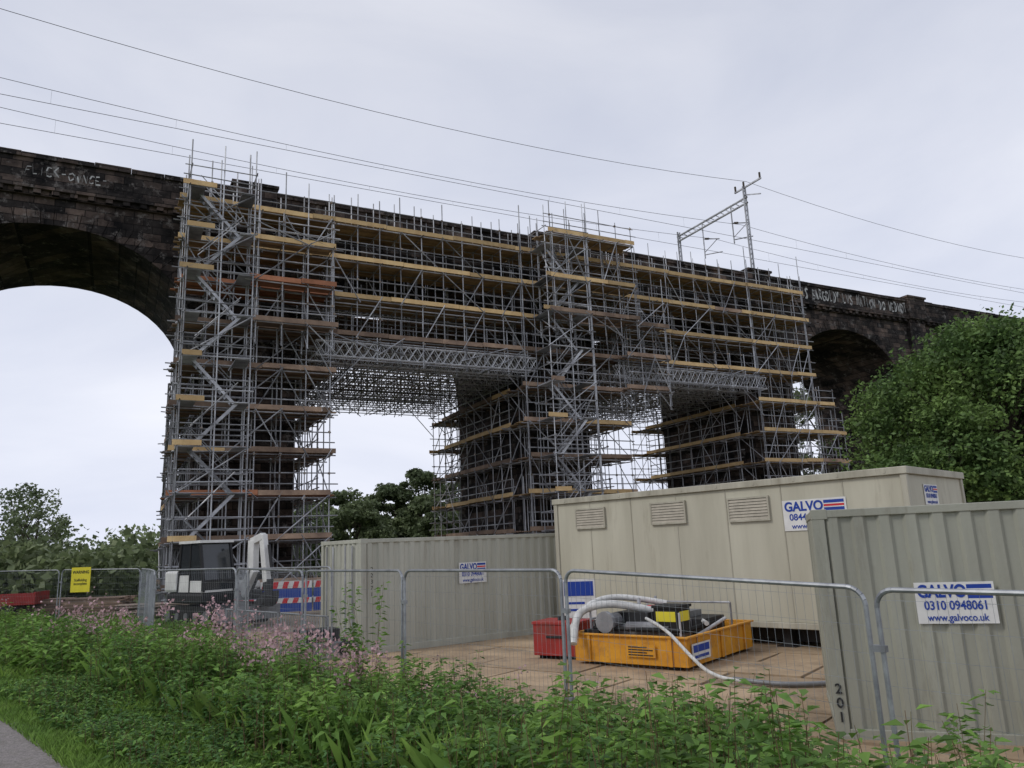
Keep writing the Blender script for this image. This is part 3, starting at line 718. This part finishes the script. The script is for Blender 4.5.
m.beam((.38,-1.72,2.6),(.40,-1.95,1.2),.16,.22,'white'); m.tube((.36,-1.1,.75),(.38,-1.6,1.5),.045,'dark',8,cap=True); m.tube((.38,-1.1,2.0),(.38,-1.6,2.7),.05,'dark',8,cap=True); m.tube((.40,-2.0,2.3),(.40,-2.2,1.4),.05,'dark',8,cap=True)
c=Vector((.42,-1.8,.85)); r=.36
for i in range(6):
    a=-.3+i*.42; b=a+.42
    m.face([c+Vector((sx,-r*math.cos(t),-r*math.sin(t))) for sx,t in ((-.25,a),(.25,a),(.25,b),(-.25,b))],'dark')
for sx in (-.25,.25):
    m.face([c+Vector((sx,-r*math.cos(t),-r*math.sin(t))) for t in [-.3+i*.42 for i in range(7)]],'dark')
m.beam((.42,-1.97,1.3),(.42,-1.95,.95),.2,.25,'dark')
m.build('boom_and_bucket',parent=ex,bevel=.02)

# ------------------------------------------------------------------ yellow bunded pump tray etc
tr=empty('pump_tray',(1.0,15.37,0.04),math.radians(-38))
m=MB('yel','dark')
TL,TW=2.35,2.95
def openbox(m,x0,y0,z0,x1,y1,z1,t,k,fl=.05):
    m.box(x0,y0,z0,x1,y0+t,z1,k); m.box(x0,y1-t,z0,x1,y1,z1,k); m.box(x0,y0+t,z0,x0+t,y1-t,z1,k); m.box(x1-t,y0+t,z0,x1,y1-t,z1,k)
    m.box(x0+t,y0+t,z0+.003,x1-t,y1-t,z0+.06,k)
    m.box(x0-fl,y0-fl,z1,x1+fl,y0+t,z1+.035,k); m.box(x0-fl,y1-t,z1,x1+fl,y1+fl,z1+.035,k); m.box(x0-fl,y0+t,z1,x0+t,y1-t,z1+.035,k); m.box(x1-t,y0+t,z1,x1+fl,y1-t,z1+.035,k)
openbox(m,0,0,.06,TL,TW,.54,.03,'yel')
for x in (.3,2.0): m.box(x,-.035,.06,x+.07,-.003,.538,'yel')
for y in (.4,1.4,2.5): m.box(TL+.003,y,.06,TL+.035,y+.07,.538,'yel')
for x in (.25,1.9): m.box(x,.1,0,x+.22,TW-.1,.058,'dark')
m.build('bund',parent=tr,bevel=.008)
m=MB('white','bluesign','dark')
m.box(1.15,-.045,.2,1.75,-.037,.42,'yel')
for i in range(4): m.box(1.2,-.05,.225+i*.045,1.70-(i%2)*.12,-.0455,.245+i*.045,'dark')
m.box(TL+.036,.12,.15,TL+.042,.85,.44,'white'); m.box(TL+.043,.16,.29,TL+.046,.81,.41,'bluesign'); m.box(TL+.043,.2,.19,TL+.046,.77,.24,'bluesign')
m.build('labels',parent=tr)
m=MB('grey','dark','galv','black','yel')
m.box(.35,.5,.35,1.75,1.5,.68,'grey'); m.box(.5,.7,.68,1.25,1.3,.9,'dark')
m.box(1.45,.55,.55,1.95,1.05,1.0,'black'); m.box(1.42,.52,1.0,1.98,1.08,1.05,'black'); m.box(1.50,.538,.76,1.9,.547,.94,'yelsign'); m.box(1.953,.6,.76,1.96,1.0,.94,'yelsign')
m.tube((.6,.6,.76),(.6,.2,.76),.15,'grey',14,cap=True); m.tube((.6,.25,.76),(.6,.15,.76),.2,'galv',14,cap=True)
m.tube((.9,1.0,.9),(.9,1.0,1.15),.04,'galv',8,cap=True); m.box(.3,1.7,.3,1.9,2.7,.7,'dark'); m.box(.5,1.8,.7,1.5,2.5,.82,'grey')
m.tube((.7,1.5,.85),(1.3,1.5,.85),.12,'grey',12,cap=True); m.tube((1.0,1.5,.95),(1.0,1.5,1.15),.03,'galv',8,cap=True); m.box(1.0,1.0,.9,1.3,1.25,1.0,'redsign')
for i in range(5): m.box(.3+i*.33,1.66,.3,.33+i*.33,1.7,.72,'galv')
for (x,y) in ((.2,.3),(2.1,.3),(.2,2.6),(2.1,2.6)): m.tube((x,y,.1),(x,y,.95),.022,'galv',8,cap=True)
m.tube((.2,2.6,.95),(2.1,2.6,.95),.022,'galv',8,cap=True); m.tube((.2,.3,.8),(.2,2.6,.8),.022,'galv',8,cap=True)
m.tube((1.9,.3,.56),(1.9,2.6,.6),.05,'black',8,cap=True); m.tube((.3,.25,.64),(2.1,.3,.64),.04,'black',8,cap=True)
m.tube((1.0,.3,.68),(1.6,.42,.68),.09,'galv',12,cap=True); m.tube((2.05,.6,.4),(2.05,2.4,.66),.035,'galv',8,cap=True)
m.box(.15,.12,.12,.45,.4,.62,'dark'); m.tube((1.2,2.9,.62),(2.2,1.2,.68),.045,'hose',8,cap=True)
m.build('pump_unit',parent=tr,bevel=.015)
def bez(name,pts,r,k,parent=None,rib=False):
    c=D.curves.new(name,'CURVE'); c.dimensions='3D'; c.bevel_depth=r; c.bevel_resolution=4; c.use_fill_caps=True
    s=c.splines.new('NURBS'); s.points.add(len(pts)-1)
    for p,q in zip(s.points,pts): p.co=(*q,1)
    s.use_endpoint_u=True; s.order_u=3; s.resolution_u=10
    c.materials.append(M[k]); o=D.objects.new(name,c); col.objects.link(o)
    if parent: o.parent=parent
    return o
bez('suction_hose',[(.95,15.0,.45),(1.0,15.2,.78),(1.12,15.35,1.0),(1.5,15.4,1.12),(2.0,15.4,1.1),(2.55,15.4,.95)],.075,'hose')
bez('suction_hose',[(.9,15.3,.6),(1.15,15.6,.98),(1.6,15.9,1.2),(2.2,15.9,1.2),(2.9,15.8,1.05)],.06,'hose')
bez('discharge_hose',[(2.35,15.0,.85),(2.55,14.2,.75),(2.72,13.4,.45),(3.0,12.9,.12),(3.5,12.6,.07),(4.1,12.2,.07),(4.9,12.3,.07)],.03,'hose')
bez('discharge_hose',[(3.3,12.75,.10),(3.6,12.5,.08),(4.1,12.12,.08),(4.9,12.2,.08)],.036,'grey')
m=MB('red','dark'); m.box(0,0,.06,1.0,.75,.66,'red'); m.box(-.02,-.02,.66,1.02,.77,.72,'red'); m.box(.1,.05,0,.2,.7,.06,'dark'); m.box(.8,.05,0,.9,.7,.06,'dark'); m.box(.3,-.02,.4,.65,-.003,.45,'dark'); m.tube((.5,.35,.72),(.5,.35,.8),.09,'dark',12,cap=True)
m.build('red_tank',loc=(.22,16.3,.04),rz=math.radians(-30),bevel=.02)
m=MB('white','bluesign','galv')
m.box(0,0,.55,.75,.02,1.45,'white'); m.box(.04,-.006,1.08,.71,-.001,1.4,'bluesign'); m.box(.08,-.006,.9,.5,-.001,.95,'bluesign'); m.box(.08,-.006,.75,.66,-.001,.8,'bluesign')
for x in (.05,.68): m.tube((x,.04,0),(x,.04,1.45),.02,'galv',6)
m.tube((.3,.3,0),(.3,.04,1.2),.02,'galv',6)
m.build('information_board',loc=(.95,18.0,.04),rz=math.radians(-12))
m=MB('bb','br','bl','galv')
for sx,sy,kk in ((-24.5,34.5,'br'),(-21.6,33.0,'bb'),(-18.9,32.4,'bb'),(-27.5,35,'bb')):
    for l in range(random.choice((12,15))):
        for w in range(5):
            m.box(sx+J(.1),sy+w*.24,.3+l*.05,sx+2.4+J(.15),sy+w*.24+.22,.34+l*.05,kk if random.random()<.7 else 'bb')
    for q in (.3,1.9): m.box(sx+q,sy,0,sx+q+.1,sy+1.2,.3,'bb')
m.build('scaffold_board_stack')
m=MB('red','black','grey')
m.box(0,0,.62,2.6,1.4,.74,'red'); m.box(0,0,.742,.06,1.4,1.12,'red'); m.box(2.54,0,.742,2.6,1.4,1.12,'red'); m.box(.06,0,.742,2.54,.05,1.05,'red'); m.box(.06,1.35,.742,2.54,1.4,1.05,'red')
for x in (.9,1.6):
    for y in (-.12,1.42): m.tube((x,y,.32),(x,y+.2,.32),.31,'black',16,cap=True); m.tube((x,y-.01,.32),(x,y+.21,.32),.14,'grey',12,cap=True)
m.beam((2.6,.7,.66),(3.6,.7,.6),.08,.08,'red'); m.tube((3.5,.7,.0),(3.5,.7,.7),.03,'grey',8,cap=True)
m.build('red_trailer',loc=(-22.6,31.9,.12),rz=math.radians(10))
m=MB('galv')
for i in range(60): y=31.8+random.random()*1.0; z=.15+random.random()*.45; m.tube((-16.5+J(.2),y,z),(-13.2+J(.3),y+J(.1),z),.025,'coup',5)
m.build('scaffold_tube_stack')
m=MB('dark','grey'); m.box(0,0,.05,1.3,.8,.35,'grey'); m.box(.1,.1,.35,1.0,.7,.62,'dark'); m.tube((.2,-.1,.2),(.2,.9,.2),.17,'black',12,cap=True); m.tube((1.1,-.1,.2),(1.1,.9,.2),.17,'black',12,cap=True)
m.build('site_trailer',loc=(-4.9,17.2,.03),rz=math.radians(30),bevel=.02)

# ------------------------------------------------------------------ foliage
def rand_dirs(n):
    v=rng.normal(size=(n,3)); return v/np.linalg.norm(v,axis=1,keepdims=True)
def leaves(C,size,flat=0.0,aspect=0.55):
    n=len(C); d=rand_dirs(n); d[:,2]*=(1-flat); d/=np.linalg.norm(d,axis=1,keepdims=True)
    r=rand_dirs(n); w=np.cross(d,r); w/=np.linalg.norm(w,axis=1,keepdims=True); nn=np.cross(d,w)
    s=(size*rng.uniform(.6,1.3,n))[:,None] if np.isscalar(size) else size[:,None]
    return np.stack([C-d*s*.5, C+w*s*aspect*.5+nn*s*.1, C+d*s*.5, C-w*s*aspect*.5+nn*s*.1],1)
def tree(name,x,y,h,r,nclump,nleaf,size,k='leafA',zb=0.0,low=.15,shape=1.0):
    root=empty(name,(x,y,zb))
    cs=[]
    tm=MB('bark')
    pr=Vector((0,0,-.2)); 
    for i in range(6):
        q=Vector((J(.15)*i*.5,J(.15)*i*.5,h*.8*(i+1)/6)); tm.tube(pr,q,h*.028*(1-i/7),'bark',8,h*.028*(1-(i+1)/7)); pr=q
    for i in range(nclump):
        u=rng.uniform(0,1); zz=h*(low+(1-low)*u)
        prof=math.sin(math.pi*min(1,max(.08,.15+.85*(u**.8))) )**.6 if u<.97 else .25
        rr=r*prof*shape*math.sqrt(rng.uniform(.15,1)); a=rng.uniform(0,2*math.pi)
        c=np.array([rr*math.cos(a),rr*math.sin(a),zz])
        if i%3==0: 
            s0=Vector((0,0,max(h*.15,zz*.6))); tm.tube(s0,Vector(c),h*.008,'bark',5,h*.002)
        cr=r*rng.uniform(.12,.29)
        n=int(nleaf*rng.uniform(.6,1.4)); dd=rand_dirs(n)*(rng.uniform(.2,1.15,n)**.6)[:,None]*cr; dd[:,2]*=.6
        cs.append(c+dd)
    C=np.concatenate(cs)
    quadmesh('crown',leaves(C,size,.3),[k],parent=root)
    tm.build('trunk_and_limbs',parent=root)
    return root
tree('broadleaf_tree',20.2,31.5,10.2,6.5,190,430,.20)
tree('broadleaf_tree',26.0,33,10.6,6.5,130,380,.22)
tree('broadleaf_tree',16.4,29.0,6.8,2.9,70,330,.18)
tree('broadleaf_tree',25,27,7.5,4.8,80,330,.21)
for (x,y,h,r) in ((-18,78,8.0,4.5),(-13,80,9.0,4.0),(-10,80,10.6,3.6),(-5,78,9.2,4.5),(-22,82,7.5,5),(-1,84,9.5,5),(-8,70,6.8,4),(-15,72,6.6,4),(31,74,17,7),(37,80,17,7),(24,78,11,6),(44,84,15,7)):
    tree('broadleaf_tree',x,y,h,r,60,210,.42,'leafB')
tree('birch_tree',-45,70,9.5,4.5,70,45,.34,'leafB',low=.2)
tree('birch_tree',-40,64,7.5,3.0,50,60,.30,'leafB',low=.2)
cs=[]
for i in range(330):
    x=rng.uniform(-120,130); y=rng.uniform(84,112); h=rng.uniform(3.5,7.5)*(1 if x>-60 else .9)
    n=140; dd=rand_dirs(n)*(rng.uniform(.3,1,n)**.5)[:,None]*np.array([4.2,3.0,h*.5]); cs.append(np.array([x,y,h*.48])+dd)
for i in range(70):
    x=rng.uniform(-54,-20); y=rng.uniform(52,66); h=rng.uniform(2.2,4.9); n=170
    dd=rand_dirs(n)*(rng.uniform(.3,1.1,n)**.5)[:,None]*np.array([2.6,2.0,h*.5]); cs.append(np.array([x,y,h*.45])+dd)
C=np.concatenate(cs); quadmesh('distant_tree_line',leaves(C,.6,.3,.75),['leafB'])
m=MB('leafB')
for i in range(60):
    a=-1500+i*50; h=14+6*math.sin(i*.7)+4*math.sin(i*1.9); h2=14+6*math.sin((i+1)*.7)+4*math.sin((i+1)*1.9)
    m.face([(a,900,-1),(a+50,900,-1),(a+50,940,h2),(a,940,h)],'leafB')
m.build('hills')

def plants(n,sfun,hfun,K,lmin,lmax,droop=(-.35,.45)):
    S,E=sfun(n); X=SN[0]*S+EN[0]*E; Y=SN[1]*S+EN[1]*E; Z=gz_s(S)
    H=hfun(S,E,n)
    lean=rng.normal(0,.14,(n,2))
    Ls=[];St=[]
    base=np.stack([X,Y,Z],1); top=base+np.stack([lean[:,0]*H,lean[:,1]*H,H],1)
    for k in range(K):
        f=rng.uniform(.2,1,n)**.7; az=rng.uniform(0,2*np.pi,n)
        p=base+(top-base)*f[:,None]
        dr=np.stack([np.cos(az),np.sin(az),rng.uniform(*droop,n)],1); dr/=np.linalg.norm(dr,axis=1,keepdims=True)
        L=rng.uniform(lmin,lmax,n)*(1.25-.55*f)
        w=np.stack([-np.sin(az),np.cos(az),rng.uniform(-.35,.35,n)],1); w/=np.linalg.norm(w,axis=1,keepdims=True)
        b=p+dr*(L*.25)[:,None]; t=p+dr*(L*1.25)[:,None]-np.array([0,0,1])*(L*.18)[:,None]; md=p+dr*(L*.62)[:,None]+np.array([0,0,1])*(L*.08)[:,None]
        Ls.append(np.stack([b,md+w*(L*.27)[:,None],t,md-w*(L*.27)[:,None]],1))
    for ph in (0,np.pi/2):
        o=np.array([math.cos(ph),math.sin(ph),0])*.004
        St.append(np.stack([base-o,base+o,top+o*.4,top-o*.4],1))
    return np.concatenate(Ls),np.concatenate(St),top
def clump(E,S): return .5+.5*np.sin(E*1.1+np.sin(S*1.7)*1.3)*np.cos(S*1.3+E*.6)
def sf(s0,s1,e0,e1):
    return lambda n:(rng.uniform(s0,s1,n),rng.uniform(e0,e1,n))
def hf(a,b): return lambda S,E,n:(a+(b-a)*clump(E,S))*rng.uniform(.65,1.25,n)
A1,S1,T1_=plants(2500,sf(3.0,6.35,-3,12),hf(.34,.88),20,.07,.15)
A2,S2,T2_=plants(1300,sf(2.8,6.3,-3,12),hf(.3,.75),22,.035,.08)
A3,S3,T3_=plants(1900,sf(2.4,6.4,12,26),hf(.3,.75),16,.09,.17)
A4,S4,T4_=plants(1500,sf(2.0,9.0,24,45),hf(.2,.42),14,.12,.24)
A5,S5,T5_=plants(2600,sf(1.95,3.4,-3,16),hf(.06,.24),14,.04,.09)
A6,S6,T6_=plants(260,sf(5.2,6.35,-3,6),hf(.6,.95),20,.08,.17)
def indiv(s_,e_,h,n=3):
    return plants(n,lambda k:(s_+rng.normal(0,.07,k),e_+rng.normal(0,.07,k)),lambda S,E,k:np.full(k,h)*rng.uniform(.75,1,k),32,.08,.16)
allA=[A1,A3,A4,A6];allB=[A2,A5[:len(A5)//2]];allA.append(A5[len(A5)//2:]);allS=[S1,S2,S3,S4,S5,S6]
for s_,e_,h,n_ in ((6.1,9.9,1.9,7),(6.2,10.3,1.3,5),(6.05,2.15,1.2,4),(6.3,-.2,1.1,3),(6.1,-1.4,1.2,3),(6.3,5.2,1.0,3),(6.0,12.0,1.1,3),(5.9,.9,.95,3),(8.2,5.2,.4,3),(7.0,6.5,.35,3),(4.8,13.0,1.25,3),(5.3,7.6,1.15,3)):
    a,b,c=indiv(s_,e_,h,n_); allA.append(a); allS.append(b)
VA=np.concatenate(allA);VB=np.concatenate(allB);VS=np.concatenate(allS)
V=np.concatenate([VA,VB,VS]); mi=np.concatenate([np.zeros(len(VA)),np.ones(len(VB)),np.full(len(VS),2)])
quadmesh('nettles_and_weeds',V,['leafC','leafD','stem'],mi)
fl=[];PA=[];PS=[]
def balsam(n,s0,s1,e0,e1,h0,h1,per,sp,size):
    a,b,T=plants(n,sf(s0,s1,e0,e1),hf(h0,h1),12,.07,.13); PA.append(a); PS.append(b)
    P=np.repeat(T,per,0); P=P+rng.normal(0,1,P.shape)*np.array([sp,sp,sp*1.1]); fl.append(leaves(P,size,0,.85))
balsam(75,3.5,4.9,7.0,10.6,.78,1.0,26,.055,.04)
balsam(38,3.2,4.5,13.4,16.2,.62,.85,24,.07,.05)
balsam(14,3.0,6.0,17,26,.55,.75,18,.08,.05)
balsam(14,5.0,6.2,4,9,.7,.9,12,.04,.03)
quadmesh('pink_wildflowers',np.concatenate([np.concatenate(fl),np.concatenate(PA),np.concatenate(PS)]),['pink','leafC','stem'],np.concatenate([np.zeros(sum(map(len,fl))),np.ones(sum(map(len,PA))),np.full(sum(map(len,PS)),2)]))
def grass(n,s0,s1,e0,e1,h0,h1,w):
    S=rng.uniform(s0,s1,n);E=rng.uniform(e0,e1,n); X=SN[0]*S+EN[0]*E;Y=SN[1]*S+EN[1]*E
    B=np.stack([X,Y,gz_s(S)-.01],1); H=rng.uniform(h0,h1,n)*(.6+.6*clump(E*2,S*2)); az=rng.uniform(0,2*np.pi,n); ln=rng.uniform(.1,.8,n)*H
    wd=np.stack([-np.sin(az),np.cos(az),np.zeros(n)],1)*(w*rng.uniform(.6,1.3,n))[:,None]
    dr=np.stack([np.cos(az),np.sin(az),np.zeros(n)],1)
    md=B+dr*(ln*.3)[:,None]+np.array([0,0,1])*(H*.6)[:,None]; tp=B+dr*ln[:,None]+np.array([0,0,1])*H[:,None]
    return np.stack([B-wd*.5,B+wd*.5,md+wd*.4,tp],1)
G=np.concatenate([grass(60000,1.70,3.4,2,12,.03,.12,.008),grass(30000,1.7,5,12,25,.06,.22,.016),grass(30000,1.7,9.5,24,45,.12,.4,.035),grass(22000,3,6.4,-3,12,.1,.5,.01),
  grass(8000,-6,-1.5,2,30,.05,.15,.02)])
quadmesh('grass',G,['grass'])

# ------------------------------------------------------------------ world & light
w=D.worlds.new('World'); scene.world=w; w.use_nodes=True; nt=w.node_tree; L=nt.links
bg=nt.nodes['Background']; sky=N(nt,'ShaderNodeTexSky',sky_type='NISHITA'); sky.sun_disc=False
SE=math.radians(42); az=math.radians(-110)
sky.sun_elevation=SE; sky.sun_rotation=az; sky.air_density=1.5; sky.dust_density=4
tc=N(nt,'ShaderNodeTexCoord'); mp=N(nt,'ShaderNodeMapping'); mp.inputs['Scale'].default_value=(1.0,1.0,2.4); L.new(tc.outputs['Generated'],mp.inputs[0])
no=N(nt,'ShaderNodeTexNoise'); no.inputs['Scale'].default_value=2.0; no.inputs['Detail'].default_value=7; no.inputs['Roughness'].default_value=.52; no.inputs['Distortion'].default_value=.5
L.new(mp.outputs[0],no.inputs['Vector'])
cr=N(nt,'ShaderNodeValToRGB'); e=cr.color_ramp.elements; e[0].position=.32; e[0].color=(.62,.66,.79,1); e[1].position=.72; e[1].color=(.82,.84,.93,1)
L.new(no.outputs[0],cr.inputs[0])
sp=N(nt,'ShaderNodeSeparateXYZ'); L.new(tc.outputs['Generated'],sp.inputs[0])
mr=N(nt,'ShaderNodeMapRange'); mr.inputs[1].default_value=0.0; mr.inputs[2].default_value=.6; mr.inputs[3].default_value=12.3; mr.inputs[4].default_value=9.3
L.new(sp.outputs[2],mr.inputs[0])
mx=N(nt,'ShaderNodeVectorMath',operation='SCALE'); L.new(cr.outputs[0],mx.inputs[0]); L.new(mr.outputs[0],mx.inputs['Scale'])
mm=N(nt,'ShaderNodeMix',data_type='RGBA'); mm.inputs[0].default_value=.95; L.new(sky.outputs[0],mm.inputs[6]); L.new(mx.outputs[0],mm.inputs[7])
L.new(mm.outputs[2],bg.inputs[0]); bg.inputs[1].default_value=.1
sl=D.lights.new('sun','SUN'); sl.energy=1.1; sl.angle=math.radians(14); sl.color=(1,.96,.9)
so=D.objects.new('sun',sl); col.objects.link(so)
dirv=Vector((math.sin(az)*math.cos(SE),math.cos(az)*math.cos(SE),math.sin(SE)))
so.rotation_euler=dirv.to_track_quat('Z','Y').to_euler()
scene.view_settings.view_transform='Standard'; scene.view_settings.look='None'; scene.view_settings.exposure=0
# ------------------------------------------------------------------ camera
cam=D.cameras.new('camera'); co=D.objects.new('camera',cam); col.objects.link(co); scene.camera=co
cam.sensor_width=36; cam.lens=760/1024*36; cam.clip_end=6000; cam.clip_start=.05
Mx=Matrix.Rotation(math.radians(102),4,'X')@Matrix.Rotation(math.radians(-2.4),4,'Z')
co.matrix_world=Matrix.Translation((0,0,EYE))@Mx
